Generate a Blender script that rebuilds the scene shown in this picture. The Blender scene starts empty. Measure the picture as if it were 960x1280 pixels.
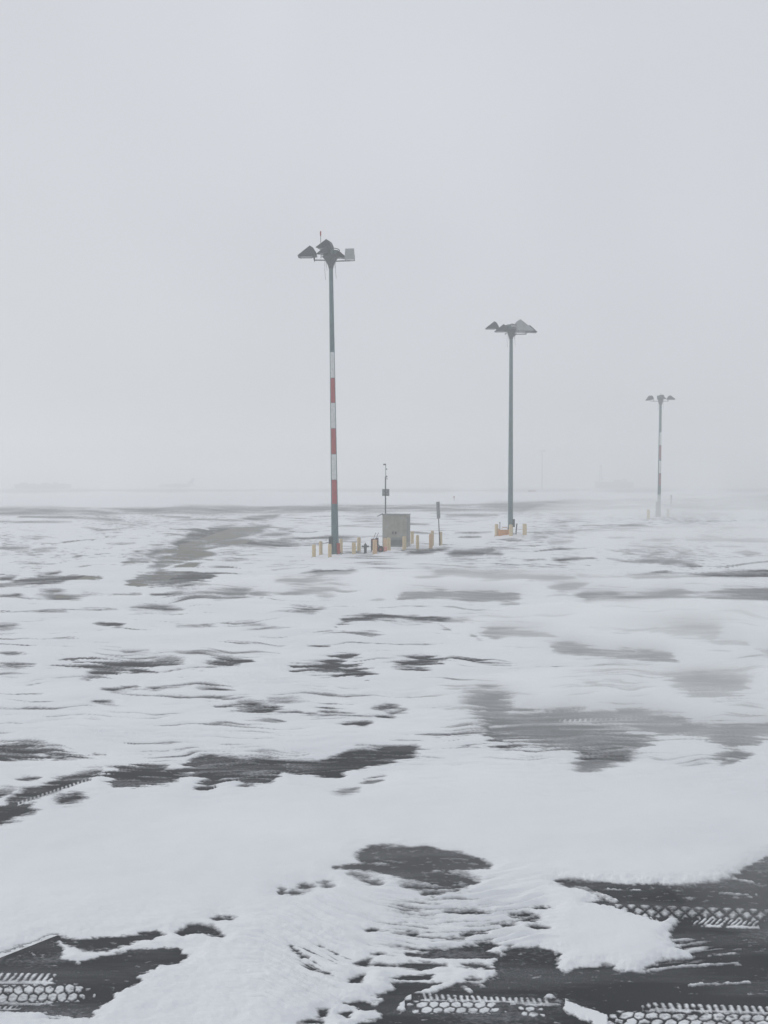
import bpy, bmesh, math, random
import numpy as np
from mathutils import Vector, Matrix
random.seed(7)
R = math.radians
C = bpy.context.scene.collection
scene = bpy.context.scene

# ------------------------------------------------------------------ camera
HC, F0, CX, CY, HOR = 5.6, 1050.0, 480.0, 640.0, 602.0
PITCH = math.atan((CY - HOR) / F0)
cp, sp = math.cos(PITCH), math.sin(PITCH)
cam = bpy.data.objects.new('camera', bpy.data.cameras.new('camera'))
C.objects.link(cam)
cam.location = (0, 0, HC)
cam.rotation_euler = (R(90) - PITCH, 0, 0)
cam.data.sensor_fit = 'VERTICAL'
cam.data.sensor_height = 24
cam.data.lens = 24 * F0 / 1280
cam.data.clip_end = 12000
scene.camera = cam

def at(px, py):
    """a spot of the photograph -> the point of the flat apron it shows"""
    a, b = (px - CX) / F0, -(py - CY) / F0
    d = Vector((a, cp + b * sp, -sp + b * cp))
    k = -HC / d.z
    return Vector((d.x * k, d.y * k, 0))
def upx(p, dpx):      # dpx photo pixels at the distance of p, in metres
    return dpx * p.y / F0

# ------------------------------------------------------------------ materials
def new_mat(name):
    m = bpy.data.materials.new(name); m.use_nodes = True
    n = m.node_tree.nodes; n.clear()
    o = n.new('ShaderNodeOutputMaterial'); b = n.new('ShaderNodeBsdfPrincipled')
    m.node_tree.links.new(b.outputs[0], o.inputs[0])
    return m, n, m.node_tree.links, b
def mat(name, col, rough=.6, metal=0, var=.18, scale=6.0, dirt=None):
    m, n, l, b = new_mat(name)
    b.inputs['Roughness'].default_value = rough; b.inputs['Metallic'].default_value = metal
    tc = n.new('ShaderNodeTexCoord'); ns = n.new('ShaderNodeTexNoise')
    ns.inputs['Scale'].default_value = scale; ns.inputs['Detail'].default_value = 6
    l.new(tc.outputs['Object'], ns.inputs['Vector'])
    r = n.new('ShaderNodeValToRGB')
    r.color_ramp.elements[0].position = .3; r.color_ramp.elements[1].position = .7
    lo = dirt if dirt else [c * (1 - var) for c in col]
    r.color_ramp.elements[0].color = (*lo, 1)
    r.color_ramp.elements[1].color = (*[min(1, c * (1 + var * .5)) for c in col], 1)
    l.new(ns.outputs[0], r.inputs[0]); l.new(r.outputs[0], b.inputs['Base Color'])
    bp = n.new('ShaderNodeBump'); bp.inputs['Strength'].default_value = .25; bp.inputs['Distance'].default_value = .01
    l.new(ns.outputs[0], bp.inputs['Height']); l.new(bp.outputs[0], b.inputs['Normal'])
    return m
M = dict(
    galv=mat('galvanised_steel', (.072, .135, .145), .55, .0, .25, 3),
    dark=mat('dark_steel', (.045, .05, .055), .5, 0, .3, 5),
    lamp=mat('lamp_housing', (.025, .032, .04), .5, 0, .3, 4),
    pale=mat('pale_lamp_metal', (.30, .325, .335), .4, .3, .15, 4),
    glass=mat('lamp_glass', (.12, .14, .15), .12, 0, .2, 3),
    fadered=mat('faded_red_reflective', (.24, .07, .09), .5, 0, .25, 5),
    signred=mat('dark_red_sign', (.20, .02, .015), .5, 0, .2, 2),
    red=mat('red_reflective', (.36, .045, .05), .45, 0, .25, 5),
    white=mat('white_reflective', (.62, .64, .64), .45, 0, .15, 5),
    redpaint=mat('red_paint', (.33, .035, .03), .5, 0, .35, 8),
    pink=mat('faded_red_paint', (.62, .27, .22), .6, 0, .25, 8),
    yellow=mat('faded_yellow_paint', (.60, .47, .27), .6, 0, .22, 7, (.48, .40, .26)),
    orangey=mat('orange_yellow_paint', (.62, .42, .25), .6, 0, .2, 7),
    orange=mat('orange_plastic', (.66, .30, .09), .5, 0, .2, 4, (.5, .26, .12)),
    cab=mat('cabinet_metal', (.32, .32, .285), .6, 0, .22, 2.2, (.245, .23, .19)),
    cabd=mat('cabinet_lower_metal', (.22, .225, .215), .6, 0, .25, 2.2),
    conc=mat('plinth_concrete', (.25, .25, .24), .9, 0, .2, 4),
    sign=mat('sign_back_metal', (.20, .215, .22), .5, .2, .15, 5),
    signw=mat('sign_white', (.55, .57, .58), .5, 0, .1, 5),
    black=mat('black_rubber', (.02, .02, .022), .8, 0, .3, 8),
    cart=mat('dark_cart_paint', (.035, .035, .045), .55, 0, .4, 9),
    build=mat('far_wall', (.16, .17, .18), .8, 0, .2, .2),
    plane=mat('aircraft_paint', (.55, .57, .6), .3, 0, .05, .5),
    tail=mat('tail_paint', (.05, .07, .12), .3, 0, .05, .5),
    line=mat('white_line_paint', (.80, .82, .84), .7, 0, .2, 14),
)

# ------------------------------------------------------------------ mesh helpers
def finish(name, bm, m, parent=None, smooth=False, bevel=0):
    if bevel:
        try: bmesh.ops.bevel(bm, geom=[e for e in bm.edges if e.calc_face_angle(0) > .6], offset=bevel, segments=2, profile=.6, affect='EDGES')
        except Exception: pass
    bmesh.ops.recalc_face_normals(bm, faces=bm.faces)
    me = bpy.data.meshes.new(name); bm.to_mesh(me); bm.free()
    me.materials.append(m)
    if smooth:
        for p in me.polygons: p.use_smooth = True
        try: me.set_sharp_from_angle(angle=R(40))
        except Exception: pass
    o = bpy.data.objects.new(name, me); C.objects.link(o)
    if parent: o.parent = parent
    return o
def root(name, label, cat, loc, group=None, rz=0):
    o = bpy.data.objects.new(name, None); C.objects.link(o)
    o.location = loc; o.rotation_euler.z = rz
    o['label'] = label; o['category'] = cat
    if group: o['group'] = group
    return o
def tag(o, label=None, cat=None, group=None, kind=None):
    for k, v in (('label', label), ('category', cat), ('group', group), ('kind', kind)):
        if v: o[k] = v
    return o
def box(bm, c, s, rot=None):
    mt = Matrix.Translation(c) @ (rot.to_4x4() if rot else Matrix.Identity(4)) @ Matrix.Diagonal((*s, 1))
    bmesh.ops.create_cube(bm, size=1, matrix=mt)
def cyl(bm, a, b, r1, r2=None, seg=16):
    a, b = Vector(a), Vector(b); r2 = r1 if r2 is None else r2
    d = b - a
    mt = Matrix.Translation((a + b) / 2) @ d.to_track_quat('Z', 'Y').to_matrix().to_4x4()
    bmesh.ops.create_cone(bm, cap_ends=True, segments=seg, radius1=r1, radius2=r2, depth=d.length, matrix=mt)
def lathe(bm, prof, seg=20, off=(0, 0, 0)):
    rings = []
    for r, z in prof:
        rings.append([bm.verts.new((off[0] + r * math.cos(2 * math.pi * i / seg), off[1] + r * math.sin(2 * math.pi * i / seg), off[2] + z)) for i in range(seg)])
    for a, b in zip(rings, rings[1:]):
        for i in range(seg):
            bm.faces.new((a[i], a[(i + 1) % seg], b[(i + 1) % seg], b[i]))
    bm.faces.new(rings[0][::-1]); bm.faces.new(rings[-1])
def tube(bm, pts, r, seg=8):
    for a, b in zip(pts, pts[1:]): cyl(bm, a, b, r, r, seg)
    for p in pts[1:-1]:
        bmesh.ops.create_icosphere(bm, subdivisions=1, radius=r * 1.02, matrix=Matrix.Translation(p))

# ------------------------------------------------------------------ apron sheet
def ground_material():
    m, n, l, b = new_mat('asphalt')
    g = n.new('ShaderNodeNewGeometry')
    mp = n.new('ShaderNodeMapping'); mp.inputs['Scale'].default_value = (.55, 1, 1)
    l.new(g.outputs['Position'], mp.inputs[0])
    fine = n.new('ShaderNodeTexNoise'); fine.inputs['Scale'].default_value = 60; fine.inputs['Detail'].default_value = 4
    l.new(g.outputs['Position'], fine.inputs[0])
    big = n.new('ShaderNodeTexNoise'); big.inputs['Scale'].default_value = .35; big.inputs['Detail'].default_value = 6
    l.new(g.outputs['Position'], big.inputs[0])
    r = n.new('ShaderNodeValToRGB')
    r.color_ramp.elements[0].position = .35; r.color_ramp.elements[0].color = (.026, .028, .031, 1)
    r.color_ramp.elements[1].position = .7; r.color_ramp.elements[1].color = (.044, .046, .050, 1)
    l.new(big.outputs[0], r.inputs[0])
    mx = n.new('ShaderNodeMix'); mx.data_type = 'RGBA'; mx.blend_type = 'OVERLAY'; mx.inputs[0].default_value = .35
    l.new(r.outputs[0], mx.inputs[6]); l.new(fine.outputs[0], mx.inputs[7])
    # wind-blown grains of snow caught in the texture
    dust = n.new('ShaderNodeTexNoise'); dust.inputs['Scale'].default_value = 22; dust.inputs['Detail'].default_value = 9; dust.inputs['Roughness'].default_value = .72
    l.new(mp.outputs[0], dust.inputs[0])
    area = n.new('ShaderNodeTexNoise'); area.inputs['Scale'].default_value = 1.6; area.inputs['Detail'].default_value = 4
    mp2 = n.new('ShaderNodeMapping'); mp2.inputs['Scale'].default_value = (.3, 1, 1)
    l.new(g.outputs['Position'], mp2.inputs[0]); l.new(mp2.outputs[0], area.inputs[0])
    add = n.new('ShaderNodeMath'); add.operation = 'ADD'
    l.new(dust.outputs[0], add.inputs[0]); l.new(area.outputs[0], add.inputs[1])
    dr = n.new('ShaderNodeValToRGB')
    dr.color_ramp.elements[0].position = .54 * 1.0; dr.color_ramp.elements[0].color = (0, 0, 0, 1)
    dr.color_ramp.elements[1].position = .72; dr.color_ramp.elements[1].color = (1, 1, 1, 1)
    half = n.new('ShaderNodeMath'); half.operation = 'MULTIPLY'; half.inputs[1].default_value = .5
    l.new(add.outputs[0], half.inputs[0]); l.new(half.outputs[0], dr.inputs[0])
    m2 = n.new('ShaderNodeMix'); m2.data_type = 'RGBA'
    dm = n.new('ShaderNodeMath'); dm.operation = 'MULTIPLY'; dm.inputs[1].default_value = .35
    l.new(dr.outputs[0], dm.inputs[0]); l.new(dm.outputs[0], m2.inputs[0])
    l.new(mx.outputs[2], m2.inputs[6]); m2.inputs[7].default_value = (.66, .68, .72, 1)
    sp = n.new('ShaderNodeTexNoise'); sp.inputs['Scale'].default_value = 130; sp.inputs['Detail'].default_value = 3; sp.inputs['Roughness'].default_value = .7
    l.new(mp.outputs[0], sp.inputs[0])
    sr = n.new('ShaderNodeValToRGB'); sr.color_ramp.elements[0].position = .56; sr.color_ramp.elements[0].color = (0, 0, 0, 1)
    sr.color_ramp.elements[1].position = .68; sr.color_ramp.elements[1].color = (.55, .55, .55, 1)
    l.new(sp.outputs[0], sr.inputs[0])
    smr = n.new('ShaderNodeTexNoise'); smr.inputs['Scale'].default_value = 1.1; smr.inputs['Detail'].default_value = 5; smr.inputs['Roughness'].default_value = .6
    mp3 = n.new('ShaderNodeMapping'); mp3.inputs['Scale'].default_value = (.35, 2.4, 1); mp3.inputs['Rotation'].default_value = (0, 0, .12)
    l.new(g.outputs['Position'], mp3.inputs[0]); l.new(mp3.outputs[0], smr.inputs[0])
    s2 = n.new('ShaderNodeValToRGB'); s2.color_ramp.elements[0].position = .48; s2.color_ramp.elements[0].color = (.03, .03, .03, 1)
    s2.color_ramp.elements[1].position = .72; s2.color_ramp.elements[1].color = (1, 1, 1, 1)
    l.new(smr.outputs[0], s2.inputs[0])
    mul = n.new('ShaderNodeMath'); mul.operation = 'MULTIPLY'
    l.new(sr.outputs[0], mul.inputs[0]); l.new(s2.outputs[0], mul.inputs[1])
    sm = n.new('ShaderNodeMath'); sm.operation = 'MULTIPLY_ADD'; sm.inputs[1].default_value = .09
    l.new(s2.outputs[0], sm.inputs[0]); l.new(mul.outputs[0], sm.inputs[2])
    m3 = n.new('ShaderNodeMix'); m3.data_type = 'RGBA'
    l.new(sm.outputs[0], m3.inputs[0]); l.new(m2.outputs[2], m3.inputs[6]); m3.inputs[7].default_value = (.6, .62, .65, 1)
    l.new(m3.outputs[2], b.inputs['Base Color'])
    b.inputs['Roughness'].default_value = .85; b.inputs['Specular IOR Level'].default_value = .3
    bp = n.new('ShaderNodeBump'); bp.inputs['Strength'].default_value = .4; bp.inputs['Distance'].default_value = .006
    l.new(fine.outputs[0], bp.inputs['Height']); l.new(bp.outputs[0], b.inputs['Normal'])
    return m
bm = bmesh.new()
GR = 1700
bmesh.ops.create_grid(bm, x_segments=8, y_segments=8, size=GR)
tag(finish('ground', bm, ground_material()), kind='structure')

def sheet(name, pts, z, m):
    bm = bmesh.new()
    bm.faces.new([bm.verts.new((x, y, z)) for x, y in pts])
    return tag(finish(name, bm, m), kind='structure')
sheet('concrete_strip', [(-17.6, 40), (-12.2, 40), (-13.2, 140), (-18.8, 140)], .004,
      mat('old_concrete', (.20, .195, .165), .85, 0, .3, 1.2, (.12, .115, .095)))
p0, p1 = at(0, 1192), at(68, 1165.5)
p0, p1 = p0 + (p0 - p1) * 1.5, p1 + (p1 - p0) * 2
dv = (p1 - p0).normalized(); nv = Vector((-dv.y, dv.x, 0)) * .10
sheet('painted_line', [(p0 - nv)[:2], (p0 + nv)[:2], (p1 + nv)[:2], (p1 - nv)[:2]][::-1], .005, M['line'])

# ------------------------------------------------------------------ wind-packed snow lying on the apron
def gnoise(x, y, seed):
    rs = np.random.RandomState(seed); T = 256
    g = rs.uniform(0, 2 * np.pi, (T, T)); gx, gy = np.cos(g), np.sin(g)
    xi, yi = np.floor(x).astype(np.int64), np.floor(y).astype(np.int64)
    xf, yf = x - xi, y - yi
    u = xf * xf * xf * (xf * (xf * 6 - 15) + 10); v = yf * yf * yf * (yf * (yf * 6 - 15) + 10)
    def d(i, j):
        a, b = (xi + i) % T, (yi + j) % T
        return gx[a, b] * (xf - i) + gy[a, b] * (yf - j)
    return ((d(0, 0) * (1 - u) + d(1, 0) * u) * (1 - v) + (d(0, 1) * (1 - u) + d(1, 1) * u) * v) * 1.5
def fbm(x, y, seed, octs=4, gain=.55, lac=2.05):
    s = 0; a = 1
    for o in range(octs):
        s = s + a * gnoise(x, y, seed + o * 13); a *= gain; x = x * lac + 7.3; y = y * lac + 3.1
    return s

# polar sheet: fine towards the area the picture looks at, coarse all round the rest
core = np.arctan(np.linspace(-545, 545, 1150) / F0)
rest = np.linspace(core[-1], 2 * np.pi + core[0], 90)[1:-1]
TH = np.concatenate([core, rest])
vv = np.concatenate([np.linspace(2.8, 60, 150), np.linspace(60, 700, 800)[1:]])
RR = np.concatenate([[GR * .98], HC * F0 / vv, [5.5, 3.5, 1.5]])
th, rr = np.meshgrid(TH, RR)
X = rr * np.sin(th); Y = rr * np.cos(th)
nr, nc = X.shape
# where each point of the sheet falls in the survey drawing of the drifts (the photograph's own units)
zc = Y * cp + HC * sp
front = (np.cos(th) > .5) & (zc > 1)
zz = np.where(front, zc, 1)
U = np.where(front, CX + F0 * X / zz, -5000.)
V = np.where(front, CY - F0 * (Y * sp - HC * cp) / zz, 5000.)
warp = 5 * gnoise(U / 140, V / 40, 3) + 2 * gnoise(U / 45, V / 14, 4)
far = np.clip((V - HOR) / 150, .12, 1)
LV = 2.2 + 5 * far
N1 = fbm(U / 42, (V + warp) / 5.0, 11, 4)          # streaks drawn out by the wind
kb = np.clip((V - 990) / 70, 0, 1)
N1 = kb * N1 + (1 - kb) * 1.25 * fbm(U / 70, (V + warp) / 4.2, 12, 4, .62)
N2 = (.25 + .75 * kb) * fbm(U / 16, (V + warp) / 6.0, 31, 4, .62)        # ragged crumbs
N3 = fbm(U / 130, V / 30, 51, 3)
N4 = fbm(U / 75, (V + .8 * warp) / 2.8, 61, 3, .6)       # hair-thin lines of blown grains
Fld = np.full(X.shape, 14.0)
AN = 2.2
def poly(pts, amp=3.0, sharp=1.0, bias=0.0, crumb=1.5, rag=1.0):
    """bare patch: snow thickness falls below zero inside the outline"""
    global Fld
    P = np.array(pts, float)
    pad = 26
    m = (U > P[:, 0].min() - pad * 2) & (U < P[:, 0].max() + pad * 2) & (V > P[:, 1].min() - pad) & (V < P[:, 1].max() + pad)
    u, v = U[m], V[m] * AN
    Q = P * [1, AN]
    d2 = np.full(u.shape, 1e9); ins = np.zeros(u.shape, bool)
    for (x0, y0), (x1, y1) in zip(Q, np.roll(Q, -1, 0)):
        ex, ey = x1 - x0, y1 - y0
        t = np.clip(((u - x0) * ex + (v - y0) * ey) / (ex * ex + ey * ey + 1e-9), 0, 1)
        d2 = np.minimum(d2, (u - x0 - t * ex) ** 2 + (v - y0 - t * ey) ** 2)
        c = ((y0 > v) != (y1 > v)) & (u < ex * (v - y0) / (ey if abs(ey) > 1e-9 else 1e-9) + x0)
        ins ^= c
    sd = np.sqrt(d2) / AN * np.where(ins, -1, 1)
    near = np.clip((V[m] - HOR) / 140, .35, 1)
    f = sd * sharp + near * (amp * 1.25 * N1[m] + crumb * N2[m] + .55 * amp * N4[m] * np.clip((1090 - V[m]) / 100, .25, 1)) + bias + np.clip((1010 - V[m]) / 90, 0, 1) * np.interp(V[m], [640, 760, 960], [.9, 1.5, 1.7])
    Fld[m] = np.minimum(Fld[m], f)
def streak(pts, w=1.6, amp=1.6, bias=0.0):
    P = [(x, y) for x, y in pts]
    top = [(x, y - w / 2 * (1 if 0 < i < len(P) - 1 else .2)) for i, (x, y) in enumerate(P)]
    if len(P) == 2:
        (x0, y0), (x1, y1) = P
        top = [(x0, y0), ((x0 * .6 + x1 * .4), (y0 * .6 + y1 * .4) - w / 2), (x1, y1)]
        bot = [((x0 * .5 + x1 * .5), (y0 * .5 + y1 * .5) + w / 2)]
        poly(top + bot, amp, 1, bias, .8); return
    bot = [(x, y + w / 2 * (1 if 0 < i < len(P) - 1 else .2)) for i, (x, y) in enumerate(P)][::-1]
    poly(top + bot, amp, 1, bias, .8)
def snowline(pts, w, h=3.0, amp=1.2):
    """snow blown back over bare asphalt"""
    global Fld
    for (x0, y0), (x1, y1) in zip(pts, pts[1:]):
        m = (U > min(x0, x1) - 14) & (U < max(x0, x1) + 14) & (V > min(y0, y1) - 14 - w) & (V < max(y0, y1) + 14 + w)
        u, v = U[m], V[m] * 1.6
        a, b, c, d = x0, y0 * 1.6, x1, y1 * 1.6
        t = np.clip(((u - a) * (c - a) + (v - b) * (d - b)) / ((c - a) ** 2 + (d - b) ** 2), 0, 1)
        dist = np.sqrt((u - a - t * (c - a)) ** 2 + (v - b - t * (d - b)) ** 2) / 1.6
        f = np.minimum((w / 2 - dist) * 1.6 + amp * N2[m] * 1.3, h)
        Fld[m] = np.maximum(Fld[m], f)

# far ground, first the wide swept taxiway and loose streaks of bare pavement
fs = fbm(U / 85, (V + warp * .15) / (1.1 + 3.6 * np.clip((V - 635) / 130, 0, 1)), 71, 4, .5) + .45 * N3
wgt = np.clip((V - 636) / 6, 0, 1) * np.clip((815 - V) / 120, 0, 1)
Fld = np.minimum(Fld, np.where(wgt > 0, (1.08 - .12 * np.clip((690 - V) / 45, 0, 1) - fs) * 4 + (1 - wgt) * 8, 14))
poly([(-90, 637.5), (240, 635), (480, 632.5), (600, 631), (720, 627.5), (820, 625), (1040, 621), (1040, 637), (820, 634.5), (720, 636), (600, 637.5), (480, 638.5), (240, 641), (-90, 643.5)], .7, .8, -.3, .3)
poly([(-120, 612.3), (1080, 612.0), (1080, 613.2), (-120, 613.6)], .1, 1.0, .05, .0)
for pts, w in (
    ([(25, 646), (90, 647), (150, 650)], 1.6), ([(0, 652.5), (88, 652.5)], 1.4), ([(-20, 685.4), (10, 685.2), (36, 684.6)], 2.6),
    ([(45, 687), (70, 685.6)], 2), ([(136, 681.7), (167, 679.3)], 1.4), ([(195, 645), (235, 647)], 1.3), ([(105, 743.5), (175, 743)], 1.3),
    ([(160, 743), (175, 742)], 1.6), ([(190, 743.2), (208, 743), (226, 741.8)], 2.2), ([(-10, 766.5), (40, 765.4), (62, 764.4), (82, 763.6)], 1.8),
    ([(102, 763), (145, 762)], 2.4), ([(165, 761), (190, 759.5), (212, 762), (242, 763.4)], 3.2), ([(-10, 783.5), (15, 782.4)], 2),
    ([(222, 782.2), (262, 781), (286, 779)], 2.6), ([(295, 779.4), (328, 782.2)], 2.4), ([(273, 748.4), (300, 747.6), (326, 748.6)], 2.6),
    ([(60, 740.5), (70, 740)], 2), ([(0, 746), (22, 743.6)], 1.4), ([(400, 746), (412, 746.4)], 1.2), ([(466, 750), (484, 748.4)], 2.2),
    ([(745, 646.4), (766, 647.3)], 1.2), ([(767, 661.4), (797, 660.4)], 2.2), ([(760, 672.4), (792, 672)], 2), ([(805, 675.4), (838, 675)], 1.8),
    ([(860, 674.8), (895, 675.4), (960, 677.4)], 2.2), ([(905, 660), (960, 660.4)], 1.4), ([(624, 755.6), (645, 756.6)], 2), ([(700, 643), (740, 643.4)], 1.2),
    ([(560, 644.6), (620, 644.0)], 1.3), ([(570, 666), (614, 665)], 1.6), ([(500, 655), (535, 656)], 1.4), ([(350, 662), (365, 661)], 1.6),
    ([(500, 665), (560, 668)], 1.8), ([(575, 672), (600, 671)], 1.6), ([(690, 678), (712, 677)], 2), ([(330, 669), (362, 667)], 2.6), ([(352, 674), (480, 670.5)], 2.4),
    ([(250, 860.6), (290, 862)], 2.6), ([(120, 876), (137, 877)], 1.8), ([(350, 891), (372, 891), (394, 893.4)], 2.6), ([(392, 884), (432, 887)], 2.2),
    ([(398, 889), (440, 892)], 2.2), ([(0, 817), (34, 817.5)], 1.4), ([(158, 816), (182, 816.4)], 1.6), ([(385, 808), (408, 808.8)], 1.4), ([(340, 877), (420, 880)], 1.6),
    ([(735, 855), (760, 856)], 1.8), ([(300, 879), (330, 883)], 2), ([(270, 884), (300, 881)], 1.4), ([(452, 980.4), (477, 975.6)], 2.6), ([(456, 974), (480, 970)], 2),
    ([(430, 990), (452, 984)], 2), ([(25, 975.5), (45, 974.4)], 2), ([(612, 934), (640, 935)], 3), ([(600, 859), (618, 859)], 2), ([(120, 1188.5), (141, 1186)], 2.6),
    ([(588, 773 + 20), (600, 800)], 1.4), ([(548, 780), (565, 790)], 1.2), ([(905, 955), (930, 948)], 3), ([(110, 942), (128, 943.4)], 3), ([(460, 1207), (492, 1208.6)], 2.4),
    ([(577, 1170.4), (604, 1169)], 2.2), ([(560, 1143), (612, 1142)], 2), ([(625, 1158), (642, 1156)], 2), ([(533, 1119.6), (552, 1119)], 2.4), ([(585, 1141.6), (612, 1142.4)], 2.4),
    ([(508, 1109.6), (582, 1112.4)], 3), ([(541, 1097), (560, 1104)], 3), ([(440, 1095), (470, 1107)], 3.2), ([(363, 1184), (380, 1197)], 2.4), ([(461, 1163), (468, 1164)], 3),
    ([(507, 1169.4), (522, 1169)], 4.4), ([(468, 1193.4), (478, 1193)], 3), ([(577, 1208), (596, 1208.6), (615, 1211.6)], 4.4), ([(585, 1225), (600, 1225.6)], 3),
    ([(375, 1110.6), (388, 1109.6)], 4.6), ([(361, 1117), (372, 1118)], 5.4), ([(404, 1106.4), (412, 1108)], 3.6), ([(350, 1117), (354, 1114)], 4), ([(270, 1149), (276, 1149)], 2.4), ([(284, 1147.6), (292, 1148.4)], 2.6),
    ([(645, 1147), (664, 1143)], 2.2), ([(672, 1136.6), (687, 1136)], 3), ([(640, 1145), (655, 1145.6)], 2), ([(655, 1153), (672, 1148)], 3), ([(665, 1159), (680, 1161)], 3)):
    streak(pts, w)
S = dict(amp=1.6, crumb=.8)
poly([(186, 709), (200, 700), (225, 692), (222, 680), (240, 667), (265, 666), (262, 660), (290, 657.5), (335, 657.5), (322, 661), (325, 665), (300, 670), (290, 674), (322, 677.5), (400, 679), (400, 681), (340, 682), (302, 680), (290, 680), (255, 687.5), (265, 692), (252, 697), (240, 700), (215, 705), (200, 711)], 2.6, 1, -.9)
poly([(187, 693), (195, 687), (222, 686), (222, 691)], **S); poly([(152, 703.5), (165, 699), (187, 701), (185, 704), (155, 706)], **S)
poly([(300, 650), (310, 645), (350, 643), (345, 647), (320, 651)], 1.6, 1, 1)
poly([(165, 718), (172, 716), (240, 717), (268, 718), (260, 724), (240, 731), (190, 730), (162, 729), (170, 725)], 3, 1, -.6)
poly([(213, 710), (225, 706), (240, 703), (255, 703), (240, 709)], **S)
poly([(-40, 732), (0, 730), (50, 720), (85, 720), (122, 721), (126, 722.5), (85, 725), (60, 729), (30, 733), (-40, 735)], 1.8, 1, -.5)
poly([(-20, 726), (0, 723), (18, 721), (16, 724.5), (-20, 728)], **S); poly([(58, 718.5), (75, 714), (71, 717.5)], **S)
poly([(62, 747), (75, 743), (105, 746), (95, 750), (72, 751)], **S); poly([(52, 740), (72, 739.4), (65, 742.6)], **S)
poly([(112, 780.5), (125, 777), (152, 780.5), (148, 783.4), (125, 783.4)], 2.2, 1, -.3)
poly([(250, 741.4), (270, 739), (292, 738.6), (292, 736.5), (308, 738), (302, 743), (288, 744.6), (275, 742)], 2, 1, -.3)
poly([(315, 743), (355, 742.6), (370, 739), (390, 737), (415, 737.6), (390, 740), (370, 742.6), (350, 744.4)], 1.4, 1, -.4)
poly([(345, 726), (355, 721), (372, 722), (390, 717), (395, 714), (440, 712), (446, 714.5), (415, 721), (390, 727), (372, 728)], 3, .8, .6)
poly([(373, 764), (380, 760), (402, 761), (390, 765)], **S)
poly([(422, 782), (430, 773), (455, 770), (480, 766), (480, 771), (455, 776), (435, 780)], 2.6, 1, -.2)
poly([(478, 767), (490, 770), (520, 770), (530, 772), (555, 775), (587, 777), (555, 779), (530, 779), (500, 773), (478, 773)], 2.2, 1, -.4)
poly([(495, 747), (505, 740), (540, 740), (552, 737), (565, 741), (600, 741), (640, 741), (667, 745), (645, 751), (620, 751), (580, 750), (565, 748), (545, 746), (530, 748), (500, 748)], 2.6, 1, -.3)
poly([(525, 723), (538, 721), (550, 715), (582, 714.5), (585, 717), (620, 718), (655, 717), (720, 721), (720, 724), (680, 725), (620, 724), (590, 723), (565, 719), (540, 723.5)], 2.2, 1, .1)
poly([(560, 692), (570, 689), (600, 687), (615, 685.5), (615, 690), (600, 693), (565, 694)], 1.6, 1, -.2); poly([(610, 693), (622, 691), (626, 693)], **S)
poly([(688, 735), (695, 731), (720, 728), (735, 729), (720, 737), (700, 739)], 1.6, 1, .2)
poly([(597, 791), (615, 785), (640, 786), (680, 792), (692, 795.4), (665, 794), (640, 794), (620, 798)], 1.8, 1, -.4)
poly([(500, 685), (512, 682), (545, 684), (556, 687), (540, 691), (510, 693)], 2.2, 1, -.2)
poly([(690, 698), (740, 696), (745, 699), (700, 702)], 1.6, 1, .3); poly([(640, 698), (680, 699), (660, 702)], 1.6, 1, .3)
poly([(722, 720), (748, 719.5), (780, 720), (807, 716), (830, 714.5), (850, 719), (890, 716), (960, 712), (1060, 712), (1060, 720), (960, 720), (895, 721), (860, 721), (830, 724), (810, 724), (780, 721), (735, 724)], 1.6, 1, -.2)
poly([(722, 745), (730, 742), (765, 742), (782, 745), (802, 745), (825, 742), (837, 739.5), (855, 739.5), (870, 741), (885, 740), (910, 737), (1060, 737), (1060, 750), (900, 750), (882, 749), (855, 749), (825, 749), (770, 752), (735, 752)], 1.8, 1, -.2)
poly([(760, 699), (770, 699), (782, 700.5), (825, 699), (840, 701), (865, 703), (877, 708), (865, 708), (850, 704), (800, 704), (770, 702)], 1.2, 1, 0)
poly([(920, 690), (935, 688), (950, 692), (935, 695)], 1.2, 1, 0)
poly([(740, 786), (790, 785), (890, 782), (902, 785), (893, 800), (930, 804), (940, 808), (900, 807), (870, 796), (800, 790)], 1.8, 1, 0)
poly([(945, 812), (1040, 812), (1040, 820), (960, 819)], 1.5, 1, 0)
# middle ground
poly([(113, 846), (117, 833), (140, 828), (180, 825), (227, 830), (200, 834), (160, 839)], 3.2, 1, -.8)
poly([(66, 832), (90, 827), (140, 828), (117, 839)], 4.4, .8, 1.2); poly([(-30, 830), (27, 829), (43, 831), (20, 834), (-30, 834)], 2.2, 1, -.2)
poly([(257, 828), (277, 825), (313, 827), (290, 832), (263, 831)], 3, 1, 0); poly([(130, 862), (170, 858), (143, 864)], 1.8, 1, -.2)
poly([(187, 860), (202, 859), (193, 862.4)], 1, 1, -.4)
poly([(285, 890), (313, 883), (340, 884), (352, 887), (330, 890)], 2.4, 1, -.2)
poly([(467, 887), (487, 881), (496, 884), (480, 888)], 2, 1, -.3); poly([(433, 906), (460, 901), (456, 907)], 2.6, 1, 0); poly([(475, 896), (490, 891), (505, 888.5), (490, 896)], 2.4, 1, 0)
poly([(363, 833), (400, 830), (430, 817), (442, 816), (442, 822), (427, 830), (443, 833), (463, 842), (447, 847), (413, 843), (367, 840)], 4.2, 1, .2)
poly([(497, 833), (527, 818), (557, 827), (555, 832), (527, 835)], 3.6, 1, -.5)
poly([(-40, 930), (33, 933), (77, 938), (80, 944), (30, 949), (-40, 952)], 4, .8, .3); poly([(60, 941), (130, 943), (70, 946)], 3, 1, 0)
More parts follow.
